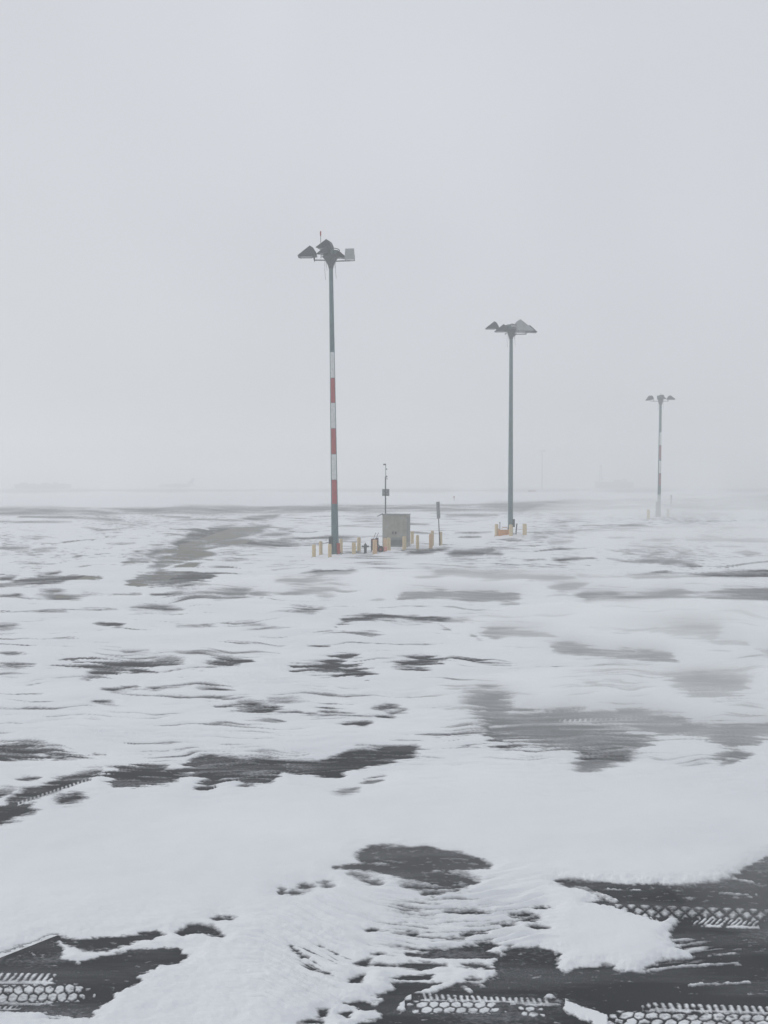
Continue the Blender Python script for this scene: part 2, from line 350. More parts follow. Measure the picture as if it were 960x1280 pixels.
poly([(138, 963), (163, 958), (207, 960), (200, 965), (227, 960), (247, 952), (263, 948), (320, 950), (363, 953), (400, 953), (437, 940), (453, 937), (500, 937), (518, 934), (510, 947), (480, 955), (437, 963), (420, 970), (397, 967), (373, 967), (353, 963), (333, 977), (318, 979), (308, 981), (300, 971), (277, 975), (256, 986), (262, 974), (240, 967), (213, 975), (187, 982), (173, 984), (145, 982), (140, 975)], 3, 1.1, -1.2)
poly([(7, 1002), (40, 987), (80, 973), (127, 963), (110, 972), (70, 987), (30, 1002), (17, 1005)], 1.6, 1.2, -1)
poly([(-50, 1016), (0, 1010), (43, 1003), (33, 1013), (0, 1030), (-50, 1040)], 4, .9, .3); poly([(-20, 993), (13, 990), (0, 996), (-20, 998)], **S)
poly([(75, 1000), (98, 990), (95, 998), (76, 1004)], 4, 1, .6)
poly([(593, 867), (627, 867), (640, 890), (673, 890), (767, 891), (800, 888), (847, 900), (867, 908), (960, 903), (1060, 900), (1060, 932), (960, 922), (947, 923), (940, 931), (907, 933), (870, 922), (853, 918), (790, 917), (813, 927), (793, 933), (760, 932), (727, 937), (700, 937), (645, 932), (613, 930), (610, 920), (607, 900), (590, 880)], 3.4, .8, -.9)
snowline([(613, 909), (660, 906), (760, 905), (850, 906)], 4, 2); snowline([(630, 926), (720, 924)], 3.4, 2); snowline([(700, 912), (800, 912)], 2.4, 1.4)
poly([(723, 945), (757, 940), (790, 938), (780, 950), (750, 960), (730, 960)], 2, .7, -.8)
poly([(837, 850), (873, 843), (927, 850), (932, 862), (893, 875), (867, 870), (847, 860)], 2.6, .7, -.6); poly([(800, 841), (850, 843), (920, 846), (850, 850)], 2.4, 1, .6)
poly([(687, 805), (707, 804), (753, 813), (797, 814), (840, 817), (843, 827), (813, 828), (773, 822), (723, 818), (693, 815)], 2.2, .8, -.4)
poly([(893, 945), (920, 938), (930, 944), (905, 950)], 3, .8, .6)
# ribs of scoured snow in the foreground
arc = np.interp(U, [330, 380, 420, 470, 540, 600, 650, 680, 700, 725, 745], [62, 40, 22, 7, 0, 2, 9, 15, 14, 8, 2])
Vr = V + arc + .5 * warp
rib = .75 * fbm(U / 120, Vr / 3.7, 91, 2, .5) + .35 * gnoise(U / 45, Vr / 2.4, 95) + .35 * gnoise(U / 150, Vr / 11, 97)
wr = np.clip(1.35 - np.sqrt(((U - 555) / 150) ** 2 + ((V - 1160) / 74) ** 2), 0, 1) * np.clip((725 - U) / 50, 0, 1)
wr2 = np.clip(1.2 - np.sqrt(((U - 400) / 110) ** 2 + ((V - 1200) / 85) ** 2), 0, 1)
Fld = np.where(wr > 0, np.minimum(Fld, 2.5 + 5.0 * rib + .5 * N2 + (1 - wr) * 10 + 6 * np.clip(1 - wr * 4, 0, 1)), Fld)
Fld = np.where(wr2 > 0, np.minimum(Fld, 4.2 + 5 * rib + 1.6 * N2 + (1 - wr2) * 14), Fld)
poly([(453, 1066), (463, 1060), (533, 1060.5), (573, 1068), (610, 1082), (607, 1085), (577, 1085), (558, 1088), (560, 1095), (573, 1095), (593, 1105), (580, 1107), (553, 1107), (507, 1098), (487, 1091), (467, 1087), (420, 1085), (453, 1080)], 1.6, 1.2, -1.4, 1.2)
snowline([(470, 1073), (494, 1078), (506, 1079)], 1.6, 1.4, .4); snowline([(460, 1080), (486, 1080.6)], 2.2, 1.6)
poly([(-60, 1218), (0, 1196.5), (68, 1170), (75, 1200), (97, 1208), (110, 1203), (133, 1197), (173, 1190), (217, 1187), (233, 1195), (220, 1203), (197, 1207), (167, 1220), (173, 1227), (147, 1240), (117, 1263), (112, 1272), (67, 1274), (60, 1264), (0, 1266), (-60, 1266)], 1.8, 1.3, -1.6, 2.0)
poly([(75, 1173), (100, 1177), (117, 1174), (157, 1172), (195, 1166), (202, 1170), (167, 1177), (140, 1186), (110, 1187), (80, 1179)], 1.2, 1.2, -.9, 1.6)
poly([(223, 1167), (240, 1158), (263, 1160), (278, 1172), (260, 1168), (237, 1167), (227, 1170)], .8, 1.3, -.7, 1.0)
poly([(510, 1193), (553, 1190), (613, 1180), (617, 1183), (603, 1190), (623, 1195), (603, 1198), (553, 1197), (527, 1195)], 2.2, 1.2, -1, 1.5)
poly([(502, 1208), (513, 1204), (553, 1207), (527, 1212)], 1, 1.2, -.8, 1); poly([(447, 1205), (460, 1201), (458, 1208)], .6, 1.2, -.7, .6); poly([(437, 1229), (453, 1221), (449, 1230)], .8, 1.2, -.8, 1)
poly([(490, 1224), (540, 1219), (533, 1224), (500, 1226)], 1.2, 1.2, -.6, 1)
poly([(430, 1256), (450, 1254), (470, 1258), (475, 1262), (450, 1262)], 2, 1.2, -.5, 1.6); poly([(425, 1268), (438, 1266), (434, 1272)], 1, 1.2, -.6, 1); poly([(400, 1264), (409, 1263), (404, 1270)], 1, 1.2, -.4, 1); poly([(375, 1280), (400, 1274), (402, 1280)], 1, 1.2, -.4, 1)
# the big bare area at the lower right, and the fan of snow reaching into it
poly([(440, 1300), (455, 1280), (480, 1278), (477, 1268), (465, 1258), (487, 1250), (474, 1247), (495, 1240), (492, 1231), (533, 1229), (545, 1231), (585, 1231), (607, 1238), (612, 1226), (625, 1222), (620, 1205), (640, 1187), (670, 1185), (696, 1193), (690, 1207), (704, 1222), (720, 1213), (740, 1213), (757, 1208), (780, 1218), (800, 1218), (830, 1204), (866, 1200), (870, 1190), (853, 1186), (840, 1172), (850, 1157), (853, 1143), (825, 1150), (790, 1140), (767, 1133), (742, 1128), (765, 1126), (740, 1115), (700, 1103.5), (740, 1105), (827, 1108.5), (900, 1107), (917, 1098), (960, 1073), (1060, 1050), (1060, 1320), (440, 1320)], 1.6, 1.25, -1.4, 2.2)
snowline([(800, 1216), (850, 1209), (890, 1206), (922, 1204)], 3.4, 2.4, .7); snowline([(862, 1232), (890, 1231), (936, 1228.6)], 3.2, 2.2, .6); snowline([(886, 1195), (918, 1191.6)], 2.6, 1.6, .8)
snowline([(917, 1099), (958, 1106)], 2.6, 1.6, 1); snowline([(900, 1117), (945, 1119)], 2.6, 1.2, 1.4); snowline([(905, 1123), (940, 1122)], 1.6, 1., 1.)
snowline([(686, 1248), (706, 1254), (735, 1268)], 8, 3.4, 2.2); snowline([(715, 1262), (745, 1272), (775, 1290)], 15, 4, 2.4); snowline([(745, 1270), (800, 1290)], 10, 3, 2.6)
snowline([(502, 1261), (512, 1248), (535, 1240), (565, 1229)], 8, 3); snowline([(580, 1234), (588, 1240)], 5, 2)
snowline([(760, 1112), (800, 1113)], 1.6, .9, 1); snowline([(700, 1110), (730, 1112), (768, 1127)], 6, 2); snowline([(870, 1180), (884, 1178)], 1.4, 1.)
snowline([(40, 1192), (46, 1196)], 2, .8)
snowline([(0, 1267), (40, 1269), (90, 1275)], 5, 2)

snowline([(-60, 1207), (0, 1185), (60, 1161)], 7, 3, .8)
# tyre prints: snow pressed into the pattern of the tread
PR = np.zeros(X.shape)
def track(p0, p1, rows, fade=.12, cut=.55):
    global Fld
    (x0, y0), (x1, y1) = p0, p1
    L = math.hypot(x1 - x0, y1 - y0); ex, ey = (x1 - x0) / L, (y1 - y0) / L
    m = (U > min(x0, x1) - 30) & (U < max(x0, x1) + 30) & (V > min(y0, y1) - 50) & (V < max(y0, y1) + 50)
    s = (U[m] - x0) * ex + (V[m] - y0) * ey; t = -(U[m] - x0) * ey + (V[m] - y0) * ex
    f = Fld[m]; f0 = f.copy()
    env = np.clip(s / (L * fade), 0, 1) * np.clip((L - s) / (L * fade), 0, 1) + .75 * N3[m] + .9 * N2[m]
    for kind, c, w, P, sk in rows:
        q = np.abs(t - c)
        if kind == 'lug':
            ph = ((s + sk * (t - c) + 1.1 * gnoise(s / 19, t / 9, 202)) / P) % 1
            pv = 2.9 - 8 * np.abs(ph - .5)
            pv = np.maximum(pv, 6 * ((t - c) / w - .25) + .6 * gnoise(s / 8, t / 5, 241))
        elif kind == 'comb':     # staggered pads with a dark net between them
            hx, hy = s / P + .18 * (t - c) / w, (t - c) / (w * .98) + .43
            hx = hx + .13 * gnoise(s / 17, t / 12, 231); hy = hy + .14 * gnoise(s / 15, t / 12, 232)
            def hexd(ox, oy):
                x_ = (hx - ox) - np.round(hx - ox); y_ = (hy - oy) / 1.732; y_ = (y_ - np.round(y_)) * 1.732
                return np.maximum(np.abs(x_), np.abs(x_) * .5 + np.abs(y_) * .866)
            hd = np.minimum(hexd(0, 0), hexd(.5, .866))
            pv = 19 * (.455 - hd + .04 * gnoise(s / 6, t / 5, 233))
        else:                    # crossed diagonal grooves
            a = np.abs(((s + sk * t) / P) % 1 - .5); b = np.abs(((s - sk * t) / P) % 1 - .5)
            pv = 9 * np.minimum(.5 - a, .5 - b) - .8 - .8 * gnoise(s / 7, t / 4, 201)
        pv = pv - 5 * np.clip((s - L + 16 + 9 * gnoise(s / 9 + 3, t / 4, 271)) / 12, 0, 1) - 4 * np.clip((10 - s + 8 * gnoise(s / 9, t / 4, 272)) / 12, 0, 1)
        inside = (q < w) & (s > -6) & (s < L + 6)
        edge = np.clip((w - q) * 1.4, 0, 1)
        val = np.minimum(pv, 2.2) - 2.6 * np.clip(cut - env, 0, 1) - 1.2 * (1 - edge) + .5 * N2[m]
        f = np.where(inside, np.where(f > 1.2, np.minimum(f, np.maximum(val, -1) + 2.2 * np.clip(f - 3, 0, 9)), np.maximum(val, -.9 + .7 * N1[m])), f)
    Fld[m] = f
    PR[m] = np.maximum(PR[m], (np.abs(t) < 14) & (s > -10) & (s < L + 10) & (f0 < 1.2))
track((-40, 1224), (84, 1225), [('lug', -1, 7, 8.4, .8)])
track((-40, 1244), (114, 1241), [('comb', 0, 11.5, 12.6, 0)], .1)
snowline([(-20, 1254), (30, 1256), (62, 1254)], 5, 1.6, 2)
track((-40, 1262), (38, 1260), [('lug', 0, 2.6, 7, .9)])
track((520, 1247), (700, 1254), [('lug', 0, 5, 7.6, -.35)], .08); track((512, 1259.5), (632, 1260), [('comb', 0, 8.2, 14.5, 0)], .08)
snowline([(560, 1250), (640, 1253), (700, 1256)], 3, 1.8, 1.4)
track((650, 1263), (684, 1267), [('comb', 0, 7.5, 12, 0)], .1)
track((798, 1259), (985, 1266), [('lug', 0, 6.4, 9.4, -.5)], .06); track((765, 1273.5), (985, 1278), [('comb', 0, 10, 16.5, 0)], .06)
snowline([(815, 1262), (900, 1265), (985, 1268)], 3.6, 1.7, 1.4)
track((755, 1138), (975, 1146), [('x', 0, 8, 17, 1.15)], .08); track((860, 1153), (960, 1157), [('lug', 0, 5.5, 6.6, 1.0)], .15, .7); track((770, 1148), (830, 1151), [('lug', 0, 3.6, 6, -.6)], .1)
track((16, 1006), (128, 968), [('lug', 1, 2.4, 5.2, .2)], .05); track((262, 987), (312, 971), [('lug', 0, 1.8, 4, .2)], .05)
track((690, 902), (830, 898), [('lug', 0, 2.4, 6.4, .4)], .1, .5)

vein = fbm(U / 170, (V + 1.4 * warp) / 4.4, 211, 4, .6)
wv = np.clip((V - 640) / 12, 0, 1) * np.clip((1010 - V) / 60, 0, 1)
Fld = np.where(wv > 0, np.minimum(Fld, 1.4 + (.76 - .10 * np.clip((700 - V) / 60, 0, 1) - vein) * 8 + (1 - wv) * 12), Fld)
# a film of grains, thicker with distance to paint in the airborne veil
kf = np.interp(V, [600, 632, 650, 760, 930, 1010, 1120, 1200, 1280], [1.1, .75, .45, .1, -.1, -.3, -.8, -1.2, -1.3])
kf = kf + .45 * np.clip((U - 560) / 200, 0, 1) * np.clip((1000 - V) / 60, 0, 1)  # extra paleness on the right, painting in the blown-snow veil there
film = kf + (.75 + .45 * np.clip((1010 - V) / 60, 0, 1)) * N4 + .5 * N1 + .3 * N3
Fld = np.maximum(Fld, np.minimum(film, 2.6))
tear = fbm(U / 15, (V + .5 * warp) / 2.9, 251, 3, .6)
Fld = Fld + np.where(PR > 0, .0, 1.0) * np.clip((V - 1030) / 60, 0, 1) * np.clip(1.6 - np.abs(Fld) / 3.5, 0, 1) * 1.5 * tear
fing = fbm(U / 60, (V + .12 * (U - 860)) / 3.4, 261, 2, .5)
wf = np.clip(1.2 - np.sqrt(((U - 862) / 62) ** 2 + ((V - 1180) / 30) ** 2), 0, 1)
Fld = np.maximum(Fld, np.where(wf > 0, 6 * fing - .6 - 5 * (1 - wf) + .05 * (872 - U), -99))
Fld = Fld + .25 * gnoise(U / 3.2, V / 2.4, 121) + .18 * gnoise(U / 1.7, V / 1.5, 122)
# thickness in metres
Z = np.where(Fld > 0, .085 * (1 - np.exp(-Fld / 11)), .006 * Fld)
soft = np.clip(Fld / 8, 0, 1)
near = np.clip(HC * F0 / np.maximum(rr, 3) / 500, 0, 1)
crisp = 1 + np.clip(1.5 * fbm(U / 90, V / 26, 221, 2) + .55, 0, 1.8) * np.interp(V, [650, 820, 1090, 1170], [.8, 1.25, 1.8, .45])
crisp = np.maximum(crisp, 1.25 * np.clip(wr * 2, 0, 1))
lump = np.clip((V - 1110) / 60, 0, 1) * np.clip((760 - U) / 160, .2, 1)
Z = np.where(PR > 0, np.minimum(Z, .007), Z)
Z = Z + (1 - PR) * soft * near * (.018 * fbm(X * 1.1, Y * 1.7, 141, 2) + (.003 + .012 * lump) * fbm(X * 3 + 1 * Y, Y * 4.4, 151, 3) + .0012 * fbm(X * 22, Y * 30, 161, 2))
Z = Z + np.clip(Fld / 3, 0, 1) * np.maximum(wr, wr2) * .026 * rib
Z = Z + soft * .035 * fbm(X * .12, Y * .25, 171, 3)
# snow banked against the foot of everything that stands in the wind, with a tail to the lee
for bx, by, hgt, wid in [(392.3, 697.6, .10, .32), (401, 695, .10, .3), (412.2, 698.2, .1, .3), (419, 695.6, .16, .7), (442.4, 695.6, .1, .3), (448.6, 690, .1, .3),
                         (468.4, 694.2, .12, .4), (483, 690.2, .12, .5), (505.4, 688.6, .08, .3), (456.7, 692.6, .08, .3), (515.2, 681, .1, .3), (540, 684.5, .1, .35), (550.5, 683.8, .12, .35),
                         (620.6, 670.8, .12, .35), (638, 671.2, .16, .7), (630, 671, .12, .7), (655.8, 671.6, .12, .4), (823.6, 647, .2, .9), (493, 685, .14, 1.3)]:
    q = at(bx, by)
    dx = X - q.x - .15; dx = np.where(dx > 0, dx / 3.2, dx); g2 = np.exp(-(dx ** 2 + ((Y - q.y + .1) / 1.3) ** 2) / (wid * wid))
    Z = Z + hgt * g2 * (1 + .3 * N2) * (np.hypot(X - q.x, Y - q.y) < 6)
    Fld = np.where(g2 > .25, np.maximum(Fld, 5 * g2 + .6 * N2), Fld)
Z = np.maximum(Z, -.02)
Z = np.where((Z < .0035) & (Fld > .6), .0035, Z)
Z[0, :] = -.01
idx = np.arange(nr * nc).reshape(nr, nc)
a = idx[:-1, :]; b = np.roll(idx, -1, 1)[:-1, :]; c = np.roll(idx, -1, 1)[1:, :]; d = idx[1:, :]
quads = np.stack([a, d, c, b], -1).reshape(-1, 4)
zf = Z.reshape(-1)
quads = quads[(zf[quads] > -.0045).any(1)]
used, inv = np.unique(quads, return_inverse=True)
quads = inv.reshape(-1, 4)
co = np.stack([X.reshape(-1), Y.reshape(-1), zf], -1)[used].astype(np.float32)
me = bpy.data.meshes.new('snow')
me.vertices.add(len(co)); me.vertices.foreach_set('co', co.ravel())
me.loops.add(quads.size); me.loops.foreach_set('vertex_index', quads.ravel().astype(np.int32))
me.polygons.add(len(quads)); me.polygons.foreach_set('loop_start', np.arange(0, quads.size, 4, dtype=np.int32))
try: me.polygons.foreach_set('loop_total', np.full(len(quads), 4, dtype=np.int32))
except Exception: pass
me.update(calc_edges=True)
at_ = me.attributes.new('thickness', 'FLOAT', 'POINT')
at_.data.foreach_set('value', np.where(Fld > 0, Fld / crisp, Fld).reshape(-1)[used].astype(np.float32))
me.polygons.foreach_set('use_smooth', np.ones(len(quads), dtype=bool))

def snow_material():
    m, n, l, b = new_mat('wind_packed_snow')
    g = n.new('ShaderNodeNewGeometry')
    at1 = n.new('ShaderNodeAttribute'); at1.attribute_name = 'thickness'
    ns = n.new('ShaderNodeTexNoise'); ns.inputs['Scale'].default_value = 30; ns.inputs['Detail'].default_value = 6; ns.inputs['Roughness'].default_value = .65
    mp = n.new('ShaderNodeMapping'); mp.inputs['Scale'].default_value = (.5, 1, 1)
    l.new(g.outputs['Position'], mp.inputs[0]); l.new(mp.outputs[0], ns.inputs[0])
    # thickness -> how well the snow hides the pavement below
    ma = n.new('ShaderNodeMath'); ma.operation = 'MULTIPLY_ADD'; ma.inputs[1].default_value = 2.6; ma.inputs[2].default_value = -1.3
    l.new(ns.outputs[0], ma.inputs[0])
    ad = n.new('ShaderNodeMath'); ad.operation = 'ADD'
    l.new(at1.outputs['Fac'], ad.inputs[0]); l.new(ma.outputs[0], ad.inputs[1])
    mr = n.new('ShaderNodeMapRange'); mr.inputs['From Min'].default_value = -.5; mr.inputs['From Max'].default_value = 2.6
    mr.interpolation_type = 'SMOOTHSTEP'
    l.new(ad.outputs[0], mr.inputs[0])
    big = n.new('ShaderNodeTexNoise'); big.inputs['Scale'].default_value = .5; big.inputs['Detail'].default_value = 5
    l.new(mp.outputs[0], big.inputs[0])
    r = n.new('ShaderNodeValToRGB')
    r.color_ramp.elements[0].position = .3; r.color_ramp.elements[0].color = (.79, .81, .84, 1)
    r.color_ramp.elements[1].position = .7; r.color_ramp.elements[1].color = (.85, .87, .89, 1)
    l.new(big.outputs[0], r.inputs[0])
    mx = n.new('ShaderNodeMix'); mx.data_type = 'RGBA'
    l.new(mr.outputs[0], mx.inputs[0]); mx.inputs[6].default_value = (.055, .057, .062, 1); l.new(r.outputs[0], mx.inputs[7])
    l.new(mx.outputs[2], b.inputs['Base Color']); b.inputs['Roughness'].default_value = .85
    b.inputs['Specular IOR Level'].default_value = .2
    bp = n.new('ShaderNodeBump'); bp.inputs['Strength'].default_value = .22; bp.inputs['Distance'].default_value = .008
    l.new(ns.outputs[0], bp.inputs['Height']); l.new(bp.outputs[0], b.inputs['Normal'])
    return m
me.materials.append(snow_material())
snow = bpy.data.objects.new('snow', me); C.objects.link(snow)
tag(snow, 'thin wind blown snow lying in streaks and drifts over the dark apron', 'snow', kind='stuff')

# ------------------------------------------------------------------ floodlight masts
def floodlight(parent, base, face, s=1.0, pale=False, wide=.8, pitch=0.0):
    """hooded area light on a yoke; base = foot of the yoke, face = compass angle it throws to"""
    rot = Matrix.Translation(base) @ Matrix.Rotation(face, 4, 'Z') @ Matrix.Scale(s, 4) @ Matrix.Translation((0, 0, .3)) @ Matrix.Rotation(pitch, 4, 'Y') @ Matrix.Translation((0, 0, -.3))
    prof = [(1.20, .27), (.30, .98), (.06, .84), (-.16, .50), (-.22, .28), (.10, .25), (1.05, .23)]
    bm = bmesh.new()
    L = []
    for sgn in (-1, 1):
        L.append([bm.verts.new((x, sgn * wide * (.34 + .16 * min(1, max(0, (x + .2) / .8))), z)) for x, z in prof])
    k = len(prof)
    for i in range(k):
        bm.faces.new((L[0][i], L[0][(i + 1) % k], L[1][(i + 1) % k], L[1][i]))
    bm.faces.new(L[0][::-1]); bm.faces.new(L[1])
    bm.transform(rot)
    h = finish('floodlight', bm, M['pale' if pale else 'lamp'], parent, bevel=.008 * s)
    bm = bmesh.new()
    box(bm, (.56, 0, .222), (.78, wide * .8, .02)); bm.transform(rot)
    finish('lens', bm, M['glass'], h)
    bm = bmesh.new()
    for sgn in (-1, 1):
        cyl(bm, (0, sgn * wide * .45, 0), (0, sgn * wide * .45, .45), .03, seg=8)
    cyl(bm, (0, -wide * .46, 0), (0, wide * .46, 0), .035, seg=8)
    bm.transform(Matrix.Translation(base) @ Matrix.Rotation(face, 4, 'Z') @ Matrix.Scale(s, 4))
    finish('yoke', bm, M['dark'], h)
def mast(base, top, r0, r1, label, lamps, bands, hub_r, lean=0, antenna=None, group='floodlight masts on the apron'):
    o = root('floodlight_mast', label, 'light mast', base, group)
    o.rotation_euler.y = lean
    H = top
    bm = bmesh.new()
    n = 10
    lathe(bm, [(r0 + (r1 - r0) * i / n, .06 + (H - .06) * i / n) for i in range(n + 1)], 20)
    finish('pole', bm, M['galv'], o, True)
    bm = bmesh.new()
    box(bm, (0, 0, .03), (r0 * 4.2, r0 * 4.2, .06))
    for sx in (-1, 1):
        for sy in (-1, 1):
            cyl(bm, (sx * r0 * 1.7, sy * r0 * 1.7, .05), (sx * r0 * 1.7, sy * r0 * 1.7, .22), .035, seg=8)
    for i in range(4):
        a = i * math.pi / 2 + .4
        box(bm, (math.cos(a) * r0 * 1.3, math.sin(a) * r0 * 1.3, .18), (r0 * .7, .03, .28), Matrix.Rotation(a, 3, 'Z'))
    finish('base_plate', bm, M['dark'], o)
    for z0, z1, col in bands:
        bm = bmesh.new(); seg = 8; half = R(44)
        ring = []
        for z in (z0, z1):
            rr_ = r0 + (r1 - r0) * z / H + .012
            ring.append([bm.verts.new((rr_ * math.sin(-half + 2 * half * i / seg + .1), -rr_ * math.cos(-half + 2 * half * i / seg + .1), z)) for i in range(seg + 1)])
        for i in range(seg): bm.faces.new((ring[0][i], ring[0][i + 1], ring[1][i + 1], ring[1][i]))
        ext = bmesh.ops.extrude_face_region(bm, geom=bm.faces[:])
        for v_ in [g for g in ext['geom'] if isinstance(g, bmesh.types.BMVert)]:
            v_.co.x *= .975; v_.co.y *= .975
        finish('reflective_band', bm, M[col], o)
    # head: flared collar, ring rail and ballast boxes
    bm = bmesh.new()
    lathe(bm, [(r1 * 1.1, H - .35), (r1 * 1.5, H - .1), (hub_r * .75, H + .35), (hub_r, H + .5), (hub_r, H + .56), (hub_r * .5, H + .6)], 14)
    finish('collar', bm, M['dark'], o)
    bm = bmesh.new()
    for i in range(3):
        a = i * 2.1 + .5
        box(bm, (math.cos(a) * hub_r * .55, math.sin(a) * hub_r * .55, H + .82), (.42, .36, .44), Matrix.Rotation(a, 3, 'Z'))
    finish('ballast_box', bm, M['galv'], o, bevel=.02)
    bm = bmesh.new()
    pts = [Vector((hub_r * 1.05 * math.cos(i * math.pi / 8), hub_r * 1.05 * math.sin(i * math.pi / 8), H + 1.0)) for i in range(17)]
    tube(bm, pts, .03, 6)
    for i in range(0, 16, 4): cyl(bm, pts[i], pts[i] - Vector((0, 0, .5)), .025, seg=6)
    finish('ring_rail', bm, M['dark'], o)
    for az, rad, zz_, face, s, pale, pit in lamps:
        p = Vector((math.cos(R(az)) * rad, math.sin(R(az)) * rad, H + zz_))
        if rad > .7:
            bm = bmesh.new()
            cyl(bm, (math.cos(R(az)) * .2, math.sin(R(az)) * .2, H + zz_ - .02), p, .045, seg=8)
            finish('arm', bm, M['dark'], o)
        floodlight(o, p, R(face), s, pale, pitch=R(pit))
    if antenna:
        ax, ah, red = antenna
        bm = bmesh.new(); cyl(bm, (ax, -.1, H + .4), (ax, -.1, H + ah), .022, seg=8)
        an = finish('antenna', bm, M['dark'], o)
        if red:
            bm = bmesh.new(); lathe(bm, [(.02, ah - .12), (.055, ah - .1), (.055, ah + .2), (.02, ah + .24)], 12, (ax, -.1, H))
            finish('warning_light', bm, M['redpaint'], an, True)
    for x, l_ in ((-.42, 1.5), (-.3, .8), (.3, .7), (.36, 1.4)):
        bm = bmesh.new()
        tube(bm, [(x, -.2, H + .3), (x - .03, -.22, H + .3 - l_ * .5), (x + .03, -.2, H + .3 - l_)], .012, 5)
        finish('loose_cable', bm, M['dark'], o)
    return o

b1 = at(419, 695.6); s1 = b1.y / F0
def zat(p, y):      # height over the apron of something seen at photo row y, standing at p
    a, b = 0, -(y - CY) / F0
    return HC + (p.y) * (-sp + b * cp) / (cp + b * sp)
H1 = zat(b1, 330)
rows1 = [(440.5, 472.5, 'white'), (473, 503.5, 'red'), (504, 535.5, 'white'), (536, 567.5, 'red'), (568, 599.5, 'white'), (600, 629.5, 'red')]
m1 = mast(b1, H1, .275, .15, 'tallest nearest light mast with bright red and white bands, leaning slightly beside the grey cabinet',
     [(180, 1.22, .30, 180, 1.0, False, 0), (0, 1.42, .22, -90, .93, True, 22), (100, .25, .95, 158, .88, False, -8), (-100, .3, .45, -160, .8, False, 0), (20, .4, .35, 20, .62, False, 0)],
     [(zat(b1, y1), zat(b1, y0), c_) for y0, y1, c_ in rows1], .62, lean=-R(.72), antenna=(-.72, 2.15, True))
bm = bmesh.new(); box(bm, (-.34, -.12, 1.05), (.22, .4, .95)); finish('junction_box', bm, M['dark'], m1, bevel=.015)
bm = bmesh.new(); box(bm, (.27, -.3, .62), (.24, .16, .8)); finish('red_box', bm, M['redpaint'], m1, bevel=.015)

b2 = at(638, 671); H2 = zat(b2, 419.5)
m2 = mast(b2, H2, .27, .17, 'plain unbanded grey light mast in the middle, with an orange crate at its foot',
     [(180, 1.45, .45, 180, .95, False, 0), (185, .55, .15, 182, .95, False, 0), (-80, .2, .6, -80, .55, True, 0), (0, 1.5, .15, 2, .9, False, 4), (20, .42, .05, 2, 1.55, True, 0)],
     [], .55, lean=R(-.1))
bm = bmesh.new(); box(bm, (.34, -.1, 1.4), (.16, .3, .8)); finish('junction_box', bm, M['dark'], m2, bevel=.015)

b3 = at(823.6, 647); H3 = zat(b3, 503)
s3 = b3.y / F0
m3 = mast(b3, H3, .27, .19, 'smallest farthest light mast with faded pink and white bands, in the blowing snow',
     [(180, 1.35, .2, -150, .9, False, 10), (60, .35, .35, 60, .9, False, 0), (0, 1.15, .2, -8, .9, False, 0), (-90, .25, .3, -60, .7, False, 0)],
     [(zat(b3, y1), zat(b3, y0), c_) for y0, y1, c_ in [(540.5, 556.5, 'white'), (557, 573.5, 'fadered'), (576, 591.5, 'white'), (592, 607, 'fadered')]], .5, lean=R(.15), antenna=(.0, 1.4, False))
bm = bmesh.new(); box(bm, (-.3, -.2, 1.3), (.5, .35, 2.4)); finish('junction_box', bm, M['dark'], m3, bevel=.02)

# ------------------------------------------------------------------ bollards
def bollard_meshes(kind):
    res = []
    bm = bmesh.new(); lathe(bm, [(.125, -.02), (.125, .93), (.118, .975), (.09, 1.01), (.04, 1.03)], 18); res.append(bm)
    return res
def bollard(px, py, top, label, col='yellow', w=4.6, lean=0, group='bollards round the cabinet and nearest mast', skirt=None):
    p = at(px, py); h = zat(p, top)
    o = root('bollard', label, 'bollard', p, group)
    r = w / 2 * p.y / F0
    o.rotation_euler.y = lean
    bm = bmesh.new(); lathe(bm, [(r, -.03), (r, h - .09), (r * .93, h - .04), (r * .7, h - .01), (r * .3, h)], 18)
    finish('post', bm, M[col], o, True)
    if skirt:
        bm = bmesh.new(); lathe(bm, [(r * 1.04, .02), (r * 1.04, h * .42)], 18)
        finish('painted_sleeve', bm, M[skirt], o, True)
    bm = bmesh.new(); lathe(bm, [(r * 1.7, -.02), (r * 1.55, .05), (r * 1.08, .1)], 14)
    finish('footing', bm, M['conc'], o, True)
